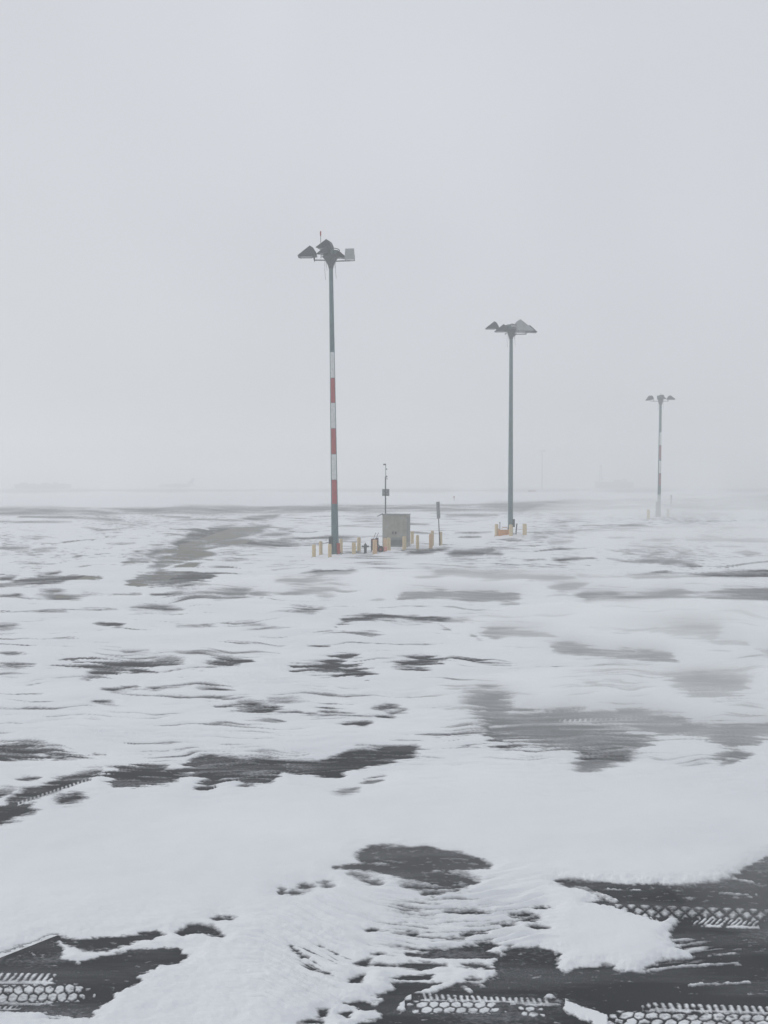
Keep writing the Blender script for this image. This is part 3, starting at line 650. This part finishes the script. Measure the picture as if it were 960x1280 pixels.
B = [
    (392.3, 697.6, 680.6, 'leftmost yellow bollard, left of the nearest mast', 'yellow', 4.8),
    (401, 695.0, 676.6, 'second bollard from the left, tall yellow one left of the nearest mast', 'yellow', 4.4),
    (412.2, 698.2, 679.8, 'yellow bollard standing in front of the left edge of the nearest mast', 'yellow', 4.6),
    (426.4, 692.6, 673.4, 'yellow bollard partly hidden behind the right side of the nearest mast', 'yellow', 4.0),
    (442.4, 695.6, 677.8, 'front yellow bollard between the nearest mast and the dark hydrant', 'yellow', 5.0),
    (448.6, 690.0, 671.6, 'rear yellow bollard just left of the dark hydrant', 'yellow', 4.6),
    (468.4, 694.2, 674.6, 'orange yellow bollard in front of the dark wheeled cart', 'orangey', 5.4),
    (481.4, 690.6, 673.0, 'reddish bollard with a pink lower half at the front left cabinet corner', 'orangey', 4.8),
    (486.2, 689.6, 672.0, 'pale yellow bollard in front of the left part of the cabinet', 'yellow', 4.6),
    (505.4, 688.6, 670.4, 'yellow bollard in front of the right part of the cabinet', 'yellow', 4.8),
    (515.2, 681.0, 664.0, 'pale yellow bollard set back beside the right side of the cabinet', 'yellow', 4.2),
    (522.0, 687.8, 668.6, 'lone yellow bollard just right of the cabinet on the bare patch', 'yellow', 4.0),
    (538.4, 686.8, 667.2, 'front one of the two overlapping yellow bollards left of the narrow sign', 'orangey', 4.6),
    (540.4, 683.4, 663.2, 'rear one of the two overlapping yellow bollards left of the narrow sign', 'yellow', 4.0),
    (550.8, 683.6, 664.6, 'rightmost yellow bollard of the cabinet group, beside the narrow sign post', 'yellow', 4.2),
]
for i, (x, y, t, lab, c_, w) in enumerate(B):
    bollard(x, y, t, lab, c_, w, lean=R([.4, -.3, .2, 0, -.5, .3, .8, 0, -.4, .2, .3, -.6, .5, 0, -.3][i]), skirt='pink' if i == 7 else None)
g2 = 'bollards round the middle mast'
bollard(620.6, 670.8, 655, 'yellow bollard at the left end of the orange crate by the middle mast', 'yellow', 4.4, group=g2)
bollard(638.6, 671.8, 655.6, 'yellow bollard in front of the middle mast, right of the orange crate', 'yellow', 4.6, group=g2)
bollard(655.8, 671.6, 654.6, 'wide yellow bollard standing alone right of the middle mast', 'yellow', 5.2, group=g2)
g3 = 'bollards round the farthest mast'
bollard(810.4, 649.2, 636.6, 'faint pale bollard left of the farthest mast', 'yellow', 3.6, group=g3)
bollard(835, 647.2, 636, 'faint pale bollard right of the farthest mast', 'yellow', 3.2, group=g3)

# ------------------------------------------------------------------ cabinet
pc = at(493.2, 685.6); sc_ = pc.y / F0
W = 34.6 * sc_; Hc = zat(pc, 643.0); Dp = 1.35
cb = root('equipment_cabinet', 'large grey metal equipment cabinet standing among the yellow bollards', 'cabinet', (pc.x, pc.y + .0, 0), rz=R(-14))
W2 = 2.1
bm = bmesh.new(); box(bm, (0, Dp / 2, Hc / 2 + .02), (W2, Dp, Hc - .08)); finish('cabinet_body', bm, M['cab'], cb, bevel=.02)
bm = bmesh.new(); box(bm, (0, Dp / 2, .05), (W2 + .12, Dp + .12, .14)); finish('plinth', bm, M['conc'], cb)
bm = bmesh.new(); box(bm, (0, Dp / 2 - .03, Hc - .01), (W2 + .1, Dp + .14, .05)); finish('roof', bm, M['cabd'], cb, bevel=.01)
for k, x in enumerate((-.53, .52)):
    bm = bmesh.new(); box(bm, (x, -.012, Hc * .64), (1.0, .03, Hc * .60))
    dr = finish('door', bm, M['cab'], cb, bevel=.008)
    bm = bmesh.new()
    hx = x + (.40 if k == 0 else -.40)
    box(bm, (hx, -.05, Hc * .46), (.09, .05, .22)); box(bm, (hx + .02, -.08, Hc * .46), (.03, .04, .16)); finish('handle', bm, M['dark'], dr)
bm = bmesh.new(); box(bm, (.16, -.014, Hc * .19), (1.36, .03, Hc * .26)); finish('lower_panel', bm, M['cabd'], cb, bevel=.008)
bm = bmesh.new()
for i in range(6): box(bm, (.16, -.036, Hc * .11 + i * .075), (1.1, .02, .025), Matrix.Rotation(.5, 3, 'X'))
finish('vent_louvre', bm, M['dark'], cb)
bm = bmesh.new(); box(bm, (W2 / 2 + .014, Dp * .5, Hc * .55), (.03, Dp * .8, Hc * .75)); finish('side_panel', bm, M['cabd'], cb, bevel=.008)
bm = bmesh.new()
box(bm, (-1.26, .05, Hc - .06), (.5, .34, .06), Matrix.Rotation(R(-28), 3, 'Y')); cyl(bm, (-1.1, .05, Hc - .02), (-.98, .05, Hc - .1), .03)
finish('hood_lamp', bm, M['sign'], cb, bevel=.01)

# instrument mast behind the cabinet
pw = at(481.9, 681.5); sw = pw.y / F0
iw = root('instrument_mast', 'thin dark weather instrument mast with a small square plate behind the cabinet', 'instrument mast', pw)
zt = lambda y: zat(pw, y)
bm = bmesh.new(); cyl(bm, (0, 0, 0), (0, 0, zt(596)), .062, .055, 12); finish('pole', bm, M['dark'], iw, True)
bm = bmesh.new(); cyl(bm, (.02, 0, zt(596.2)), (.02, 0, zt(580)), .03, .025, 8); finish('upper_tube', bm, M['galv'], iw, True)
bm = bmesh.new(); box(bm, (.02, .09, zt(615.6)), (9 * sw, .04, 8.6 * sw)); pl = finish('plate', bm, M['sign'], iw, bevel=.01)
for dx, dz in ((.05, .1), (-.09, -.06), (.14, -.12)):
    bm = bmesh.new(); box(bm, (dx, .065, zt(615.6) + dz), (.12, .012, .1))
    finish('plate_marking', bm, M['signw'], pl)
bm = bmesh.new()
for sg in (-1, 1): box(bm, (.02 + sg * .12, .05, zt(615.6)), (.03, .05, .42))
finish('clamp', bm, M['dark'], iw)
bm = bmesh.new(); box(bm, (-.06, 0, zt(580.6)), (.2, .12, .13)); cyl(bm, (-.2, 0, zt(580.6)), (-.14, 0, zt(580.6)), .05, .07, 10); finish('sensor', bm, M['dark'], iw, bevel=.01)
bm = bmesh.new(); box(bm, (.1, 0, zt(586.4)), (.1, .08, .1)); finish('sensor', bm, M['galv'], iw)
bm = bmesh.new(); box(bm, (.1, 0, zt(595.6)), (.12, .1, .12)); cyl(bm, (0, 0, zt(595.8)), (.14, 0, zt(595.8)), .02); finish('bracket', bm, M['dark'], iw)
bm = bmesh.new(); lathe(bm, [(.02, -.09), (.055, -.06), (.055, .04), (.02, .08)], 12, (.13, -.02, zt(598.2))); finish('white_lamp', bm, M['signw'], iw, True)

# narrow sign at the right end
ps = at(549.8, 683.9); ss = ps.y / F0
sg = root('narrow_sign', 'tall narrow grey sign board seen almost edge on, on a thin leaning post', 'sign', ps)
sg.rotation_euler.y = -R(2.6)
bm = bmesh.new(); cyl(bm, (0, 0, 0), (0, 0, zat(ps, 628)), .045, .04, 10); finish('post', bm, M['dark'], sg, True)
bm = bmesh.new(); box(bm, (0, -.05, zat(ps, 637.6)), (.78, .03, 21 * ss), Matrix.Rotation(R(66), 3, 'Z')); finish('sign_board', bm, M['sign'], sg, bevel=.006)
for y in (631, 644):
    bm = bmesh.new(); box(bm, (0, -.02, zat(ps, y)), (.16, .1, .05))
    finish('clamp', bm, M['dark'], sg)

# hydrant
ph = at(456.7, 692.6)
hy = root('fire_hydrant', 'dark fire hydrant between the yellow bollards left of the wheeled cart', 'hydrant', ph)
bm = bmesh.new(); lathe(bm, [(.17, 0), (.17, .05), (.11, .07), (.11, .5), (.145, .52), (.145, .56), (.12, .58), (.115, .7), (.07, .79), (.03, .81)], 18); finish('barrel', bm, M['dark'], hy, True)
for sx in (-1, 1):
    bm = bmesh.new(); cyl(bm, (sx * .1, 0, .6), (sx * .25, 0, .6), .06, .06, 12); cyl(bm, (sx * .22, 0, .6), (sx * .27, 0, .6), .075, .075, 6); finish('outlet', bm, M['dark'], hy)
bm = bmesh.new(); cyl(bm, (0, -.1, .52), (0, -.22, .52), .08, .08, 12); finish('outlet', bm, M['dark'], hy)
bm = bmesh.new(); cyl(bm, (0, 0, .8), (0, 0, .87), .035, .035, 5); finish('operating_nut', bm, M['dark'], hy)

# wheeled cart
pk = at(468.8, 690.4); sk = pk.y / F0
ck = root('equipment_cart', 'dark wheeled cart with two bent handles and red fittings left of the cabinet', 'cart', pk)
bm = bmesh.new()
box(bm, (-.16, 0, .62), (.34, .42, .92)); box(bm, (.15, .05, .66), (.26, .40, .98)); finish('tank', bm, M['cart'], ck, bevel=.06)
bm = bmesh.new(); box(bm, (-.02, -.24, .98), (.46, .06, .1)); finish('red_fitting', bm, M['redpaint'], ck, bevel=.01)
bm = bmesh.new(); box(bm, (.16, -.22, .34), (.12, .06, .3)); box(bm, (.26, -.1, .12), (.3, .08, .1)); finish('red_fitting', bm, M['redpaint'], ck, bevel=.01)
for dx in (0, .22):
    bm = bmesh.new(); tube(bm, [(-.12 + dx, .1, 1.05), (-.04 + dx, .1, 1.32), (.05 + dx, .1, 1.52), (.1 + dx, .1, 1.52)], .018, 6); finish('handle', bm, M['dark'], ck)
for y_ in (-.24, .3):
    bm = bmesh.new(); cyl(bm, (.44, y_ - .04, .25), (.44, y_ + .04, .25), .24, .24, 20); wl = finish('wheel', bm, M['black'], ck, bevel=.015)
    bm = bmesh.new(); cyl(bm, (.44, y_ - .055, .25), (.44, y_ + .055, .25), .09, .09, 12); finish('hub', bm, M['redpaint'], wl)
bm = bmesh.new()
tube(bm, [(-.32, 0, .16), (.44, 0, .25), (.3, 0, .6)], .03, 8); cyl(bm, (.44, -.26, .25), (.44, .32, .25), .025); tube(bm, [(-.3, -.2, .16), (-.3, -.2, 0)], .025); tube(bm, [(-.3, .2, .16), (-.3, .2, 0)], .025); finish('frame', bm, M['dark'], ck)
bm = bmesh.new()
pts = [Vector((.2 + .17 * math.cos(t * .5), -.25 - .01 * (t % 3), .45 + .2 * math.sin(t * .5))) for t in range(26)]
tube(bm, pts, .022, 6); finish('coiled_hose', bm, M['black'], ck)

# things at the foot of the middle mast
po = at(629.5, 671.0); so = po.y / F0
oc = root('slatted_crate', 'orange slatted crate at the foot of the middle mast', 'crate', po)
Wc, Hh = 13.2 * so, 9.6 * so
bm = bmesh.new()
for i in range(4):
    z = .12 + i * Hh / 4.6
    for yy in (-.35, .35): box(bm, (0, yy, z), (Wc, .035, Hh / 5.6))
    for xx in (-Wc / 2 + .02, Wc / 2 - .02): box(bm, (xx, 0, z), (.035, .68, Hh / 5.6))
finish('slatted_side', bm, M['orange'], oc, bevel=.006)
for sx in (-1, 1):
    for sy in (-1, 1):
        bm = bmesh.new(); box(bm, (sx * (Wc / 2 - .05), sy * .31, Hh / 2), (.07, .07, Hh + .04)); finish('corner_post', bm, M['orange'], oc)
bm = bmesh.new(); box(bm, (0, 0, .05), (Wc - .1, .64, .06)); box(bm, (.1, 0, Hh * .6), (Wc * .7, .5, .1), Matrix.Rotation(.12, 3, 'Y')); finish('lid', bm, M['orange'], oc)
bm = bmesh.new(); tube(bm, [(-.2, .1, Hh), (-.1, .1, Hh + .14), (.35, .1, Hh + .14), (.45, .1, Hh)], .03, 8); finish('handle', bm, M['orange'], oc)
pr = at(624.8, 670.4)
bm = bmesh.new(); cyl(bm, (0, 0, 0), (0, 0, zat(pr, 653)), .04, .035, 8); cyl(bm, (0, 0, zat(pr, 654)), (0, 0, zat(pr, 652.6)), .055, .05, 8)
o = finish('marker_rod', bm, M['dark'], None, True); o.location = pr; tag(o, 'thin dark upright rod behind the left end of the orange crate', 'rod')
pr = at(644.6, 670.4)
lp = root('leaning_prop', 'dark leaning post on a small dark foot just right of the middle mast', 'post', pr)
bm = bmesh.new(); box(bm, (.06, 0, .66), (.12, .1, 1.28), Matrix.Rotation(R(5), 3, 'Y')); finish('post', bm, M['dark'], lp)
bm = bmesh.new(); box(bm, (-.14, 0, .14), (.5, .36, .28)); finish('foot', bm, M['cart'], lp, bevel=.03)
pr = at(838.6, 640.5)
lp = root('marker_post', 'faint dark flat post right of the farthest mast', 'post', pr)
bm = bmesh.new(); cyl(bm, (0, 0, 0), (0, 0, zat(pr, 628)), .06, .06, 8); finish('post', bm, M['dark'], lp)
bm = bmesh.new(); box(bm, (0, -.08, zat(pr, 624)), (.26, .04, 1.5)); finish('sign_board', bm, M['dark'], lp)

# ------------------------------------------------------------------ far airfield
pr = at(665, 616.0)
sgn = root('runway_sign', 'small red airfield sign standing alone on the far snow', 'sign', pr)
sr = pr.y / F0
bm = bmesh.new(); box(bm, (0, 0, 2.4 * sr), (10 * sr, .25, 2.6 * sr)); bd = finish('sign_board', bm, M['signred'], sgn, bevel=.04)
bm = bmesh.new(); box(bm, (-3.4 * sr, -.14, 2.4 * sr), (2.4 * sr, .04, 2.2 * sr)); finish('end_panel', bm, M['black'], bd)
for x in (-3, 0, 3):
    bm = bmesh.new(); cyl(bm, (x * sr, 0, 0), (x * sr, 0, 1.2 * sr), .05); finish('leg', bm, M['dark'], sgn)
pr = at(567.6, 625.6)
mk = root('marker_pole', 'tiny dark marker with a reddish top on the far snow between the masts', 'marker', pr)
bm = bmesh.new(); cyl(bm, (0, 0, 0), (0, 0, .8), .1, .1, 8); finish('stake', bm, M['dark'], mk)
bm = bmesh.new(); box(bm, (0, 0, 1.05), (.42, .2, .6)); finish('marker_head', bm, M['redpaint'], mk, bevel=.03)

def loft(bm, secs, seg=16):
    rings = []
    for x, y, z, ry, rz in secs:
        rings.append([bm.verts.new((x, y + ry * math.cos(2 * math.pi * i / seg), z + rz * math.sin(2 * math.pi * i / seg))) for i in range(seg)])
    for a, b in zip(rings, rings[1:]):
        for i in range(seg): bm.faces.new((a[i], a[(i + 1) % seg], b[(i + 1) % seg], b[i]))
    bm.faces.new(rings[0][::-1]); bm.faces.new(rings[-1])
def slab(bm, pts, th):
    """flat tapered wing or fin from an outline of 3-D points, given its thickness along n"""
    pts = [Vector(p) for p in pts]; n = (pts[1] - pts[0]).cross(pts[2] - pts[0]).normalized() * th / 2
    a = [bm.verts.new(p - n) for p in pts]; b = [bm.verts.new(p + n) for p in pts]
    k = len(pts)
    bm.faces.new(a[::-1]); bm.faces.new(b)
    for i in range(k): bm.faces.new((a[i], a[(i + 1) % k], b[(i + 1) % k], b[i]))
FD = 640.0
pa = Vector(((222 - CX) / F0 * FD, FD, 0))
ap = root('parked_airliner', 'faint airliner parked far left in the haze, its tail fin standing out', 'aircraft', pa, rz=R(12))
bm = bmesh.new(); loft(bm, [(-14.5, 0, 2.2, .1, .1), (-13.6, 0, 2.3, .8, .8), (-11.5, 0, 2.5, 1.4, 1.4), (-9, 0, 2.6, 1.5, 1.55), (5, 0, 2.6, 1.5, 1.55), (9, 0, 3.0, 1.1, 1.15), (12.8, 0, 3.5, .3, .35)]); fu = finish('fuselage', bm, M['plane'], ap, True)
bm = bmesh.new()
box(bm, (-2, -1.5, 2.95), (15, .06, .3))
finish('window_strip', bm, M['black'], fu)
bm = bmesh.new(); slab(bm, [(7.2, 0, 3.6), (11.2, 0, 3.9), (13.2, 0, 8.2), (11.0, 0, 8.2)], .28); finish('tail_fin', bm, M['tail'], ap)
for sy in (-1, 1):
    bm = bmesh.new(); slab(bm, [(-2, sy * 1.2, 2.0), (2, sy * 1.2, 2.0), (4.4, sy * 11, 2.8), (3.2, sy * 11, 2.8)], .25); finish('wing', bm, M['plane'], ap)
    bm = bmesh.new(); slab(bm, [(10.8, 0, 8.1), (13.0, 0, 8.1), (14.0, sy * 3.8, 8.2), (12.9, sy * 3.8, 8.2)], .15); finish('tailplane', bm, M['plane'], ap)
    bm = bmesh.new(); loft(bm, [(4.8, sy * 2.2, 3.4, .6, .6), (5.6, sy * 2.2, 3.4, .75, .75), (8, sy * 2.2, 3.4, .5, .5)]); finish('engine', bm, M['plane'], ap, True)
    bm = bmesh.new(); cyl(bm, (.6, sy * 1.8, 1.6), (.6, sy * 1.8, .5), .12); cyl(bm, (.6, sy * 1.8 - .2, .45), (.6, sy * 1.8 + .2, .45), .45); finish('landing_gear', bm, M['black'], ap)
bm = bmesh.new(); cyl(bm, (-11, 0, 1.6), (-11, 0, .4), .1); cyl(bm, (-11, -.15, .35), (-11, .15, .35), .35); finish('landing_gear', bm, M['black'], ap)

def far_building(name, label, px0, px1, FD, h, extra, cat='building'):
    s = FD / F0
    o = root(name, label, cat, ((px0 + px1) / 2 * s - CX * s, FD, 0))
    w = (px1 - px0) * s
    bm = bmesh.new(); box(bm, (0, 6, h / 2), (w, 12, h)); wl = finish('wall', bm, M['build'], o)
    bm = bmesh.new(); box(bm, (0, 6, h + .15), (w + .8, 12.8, .3)); rf = finish('roof', bm, M['dark'], o)
    n = max(2, int(w / 5))
    for i in range(n):
        bm = bmesh.new(); box(bm, (-w / 2 + (i + .5) * w / n, -.03, h * .42), (w / n * .6, .1, h * .6)); finish('bay_door', bm, M['dark'], wl)
    for x, hh, ww in extra:
        bm = bmesh.new(); box(bm, (x * w, 6, h + .3 + hh / 2), (ww, 3, hh)); finish('roof_unit', bm, M['build'], rf)
    return o
far_building('low_hangar', 'faint low building row on the far left horizon', 18, 82, 620, 3.4, [(-.38, 1.2, 4), (-.2, .6, 3), (.05, 1.0, 5), (.25, 1.4, 3), (.4, .5, 4)])
far_building('far_terminal', 'faint dark building in the haze between the middle and farthest masts', 748, 792, 700, 5.2, [(.1, 1.6, 6), (.3, 2.2, 2.5)])
fb = root('radio_tower', 'faint thin tower rising beside the far hazy building', 'tower', ((750.5 - CX) / F0 * 690, 690, 0))
fb.scale = (1.5, 1.5, 1.5)
bm = bmesh.new()
for sx in (-1, 1):
    for sy in (-1, 1): cyl(bm, (sx * .9, sy * .9, 0), (sx * .35, sy * .35, 11.5), .12, .1, 6)
for i in range(6):
    z = i * 1.9; q = .9 - .55 * z / 11.5
    for a_, b_ in (((-q, -q, z), (q, -q, z + 1.9)), ((q, q, z), (-q, q, z + 1.9)), ((-q, q, z), (-q, -q, z + 1.9)), ((q, -q, z), (q, q, z + 1.9))): cyl(bm, a_, b_, .06, seg=5)
finish('lattice', bm, M['dark'], fb)
bm = bmesh.new(); box(bm, (0, 0, 12.1), (1.3, 1.3, 1.2)); finish('tower_cab', bm, M['dark'], fb, bevel=.1)
fm = root('far_light_mast', 'very faint light mast far beyond the red airfield sign', 'light mast', ((677.4 - CX) / F0 * 620, 620, 0))
fm.scale = (1.1, 1.1, 1.17)
bm = bmesh.new(); cyl(bm, (0, 0, 0), (0, 0, 24), .45, .3, 12); finish('pole', bm, M['dark'], fm, True)
for x in (-1.2, 1.2):
    bm = bmesh.new(); box(bm, (x, 0, 24.2), (1.4, .8, .8)); finish('lamp', bm, M['dark'], fm, bevel=.1)
bm = bmesh.new(); cyl(bm, (-1.6, 0, 23.6), (1.6, 0, 23.6), .12); finish('crossarm', bm, M['dark'], fm)

# ------------------------------------------------------------------ air full of snow
def vol_mat(name, dens, col=(.99, 1, 1, 1), an=0.3):
    m = bpy.data.materials.new(name); m.use_nodes = True
    n = m.node_tree.nodes; n.clear()
    o = n.new('ShaderNodeOutputMaterial'); v = n.new('ShaderNodeVolumePrincipled')
    v.inputs['Color'].default_value = col; v.inputs['Density'].default_value = dens; v.inputs['Anisotropy'].default_value = an
    m.node_tree.links.new(v.outputs[0], o.inputs['Volume'])
    return m
bm = bmesh.new(); box(bm, (0, 0, 13.2), (2 * GR + 60, 2 * GR + 60, 28.4))
hz = finish('haze', bm, vol_mat('haze_air', .0040)); tag(hz, 'pale air full of fine blowing snow over the whole apron', 'haze', kind='stuff')

def drift(x, y, z, rx, ry, rz_, dens, label):
    bm = bmesh.new(); bmesh.ops.create_icosphere(bm, subdivisions=4, radius=1)
    for v in bm.verts: v.co = Vector((v.co.x * rx, v.co.y * ry, v.co.z * rz_))
    o = finish('blowing_snow', bm, vol_mat('blowing_snow_air', dens), smooth=True); o.location = (x, y, z)
    tag(o, label, 'blowing snow', kind='stuff')
drift(b3.x + 4, b3.y - 4, .6, 26, 9, 3.2, .075, 'cloud of blowing snow round the foot of the farthest mast')
drift(44, 70, .4, 30, 24, 1.6, .05, 'broad cloud of blowing snow low over the apron on the far right')
drift(8.5, 20.5, .05, 8.0, 4.6, .46, .50, 'veil of blowing snow over the wide bare patch on the right')
drift(13.0, 31, .05, 11, 8, .55, .46, 'veil of blowing snow over the bare streaks behind the wide right patch')
drift(3.4, 14.4, .0, 4.6, 2.2, .30, .45, 'low veil of blowing snow crossing the smooth drift in the foreground')
drift(5.5, 44, .05, 16, 8, .55, .19, 'thin veil of blowing snow between the drifts before the cabinet')
drift(-1.5, 12.2, .0, 5.5, 1.5, .16, .35, 'thin skim of blowing snow along the far edge of the foreground drift')
drift(6.9, 11.4, .0, 3.0, 2.4, .30, .38, 'low wisp of blowing snow at the near right edge')
# ------------------------------------------------------------------ light
sun_el, sun_az = R(24), R(-68)
w = bpy.data.worlds.new('World'); scene.world = w; w.use_nodes = True
n = w.node_tree.nodes; l = w.node_tree.links; n.clear()
out = n.new('ShaderNodeOutputWorld'); bg = n.new('ShaderNodeBackground'); bg.inputs[1].default_value = .1
sky = n.new('ShaderNodeTexSky'); sky.sky_type = 'NISHITA'; sky.sun_disc = False
sky.sun_elevation = sun_el; sky.sun_rotation = sun_az; sky.dust_density = 4; sky.air_density = 1
# the unbroken cloud deck: an even grey veil with soft, broad mottling
tc = n.new('ShaderNodeTexCoord'); ns = n.new('ShaderNodeTexNoise'); ns.inputs['Scale'].default_value = 1.6; ns.inputs['Detail'].default_value = 3; ns.inputs['Roughness'].default_value = .45
l.new(tc.outputs['Generated'], ns.inputs[0])
cr = n.new('ShaderNodeValToRGB')
cr.color_ramp.elements[0].position = .25; cr.color_ramp.elements[0].color = (5.5, 5.68, 6.05, 1)
cr.color_ramp.elements[1].position = .75; cr.color_ramp.elements[1].color = (6.7, 6.93, 7.35, 1)
l.new(ns.outputs[0], cr.inputs[0])
mx = n.new('ShaderNodeMix'); mx.data_type = 'RGBA'; mx.inputs[0].default_value = .95
l.new(sky.outputs[0], mx.inputs[6]); l.new(cr.outputs[0], mx.inputs[7])
l.new(mx.outputs[2], bg.inputs[0]); l.new(bg.outputs[0], out.inputs[0])
sl = bpy.data.lights.new('sun', 'SUN'); sl.energy = .88; sl.angle = R(40); sl.color = (1, .97, .93)
so_ = bpy.data.objects.new('sun', sl); C.objects.link(so_)
so_.rotation_euler = (R(90) - sun_el, 0, math.pi - sun_az)

scene.view_settings.view_transform = 'Standard'
scene.view_settings.look = 'None'
scene.view_settings.gamma = 1
scene.view_settings.exposure = .04
scene.cycles.volume_bounces = 5
scene.cycles.max_bounces = 8
scene.cycles.use_denoising = True
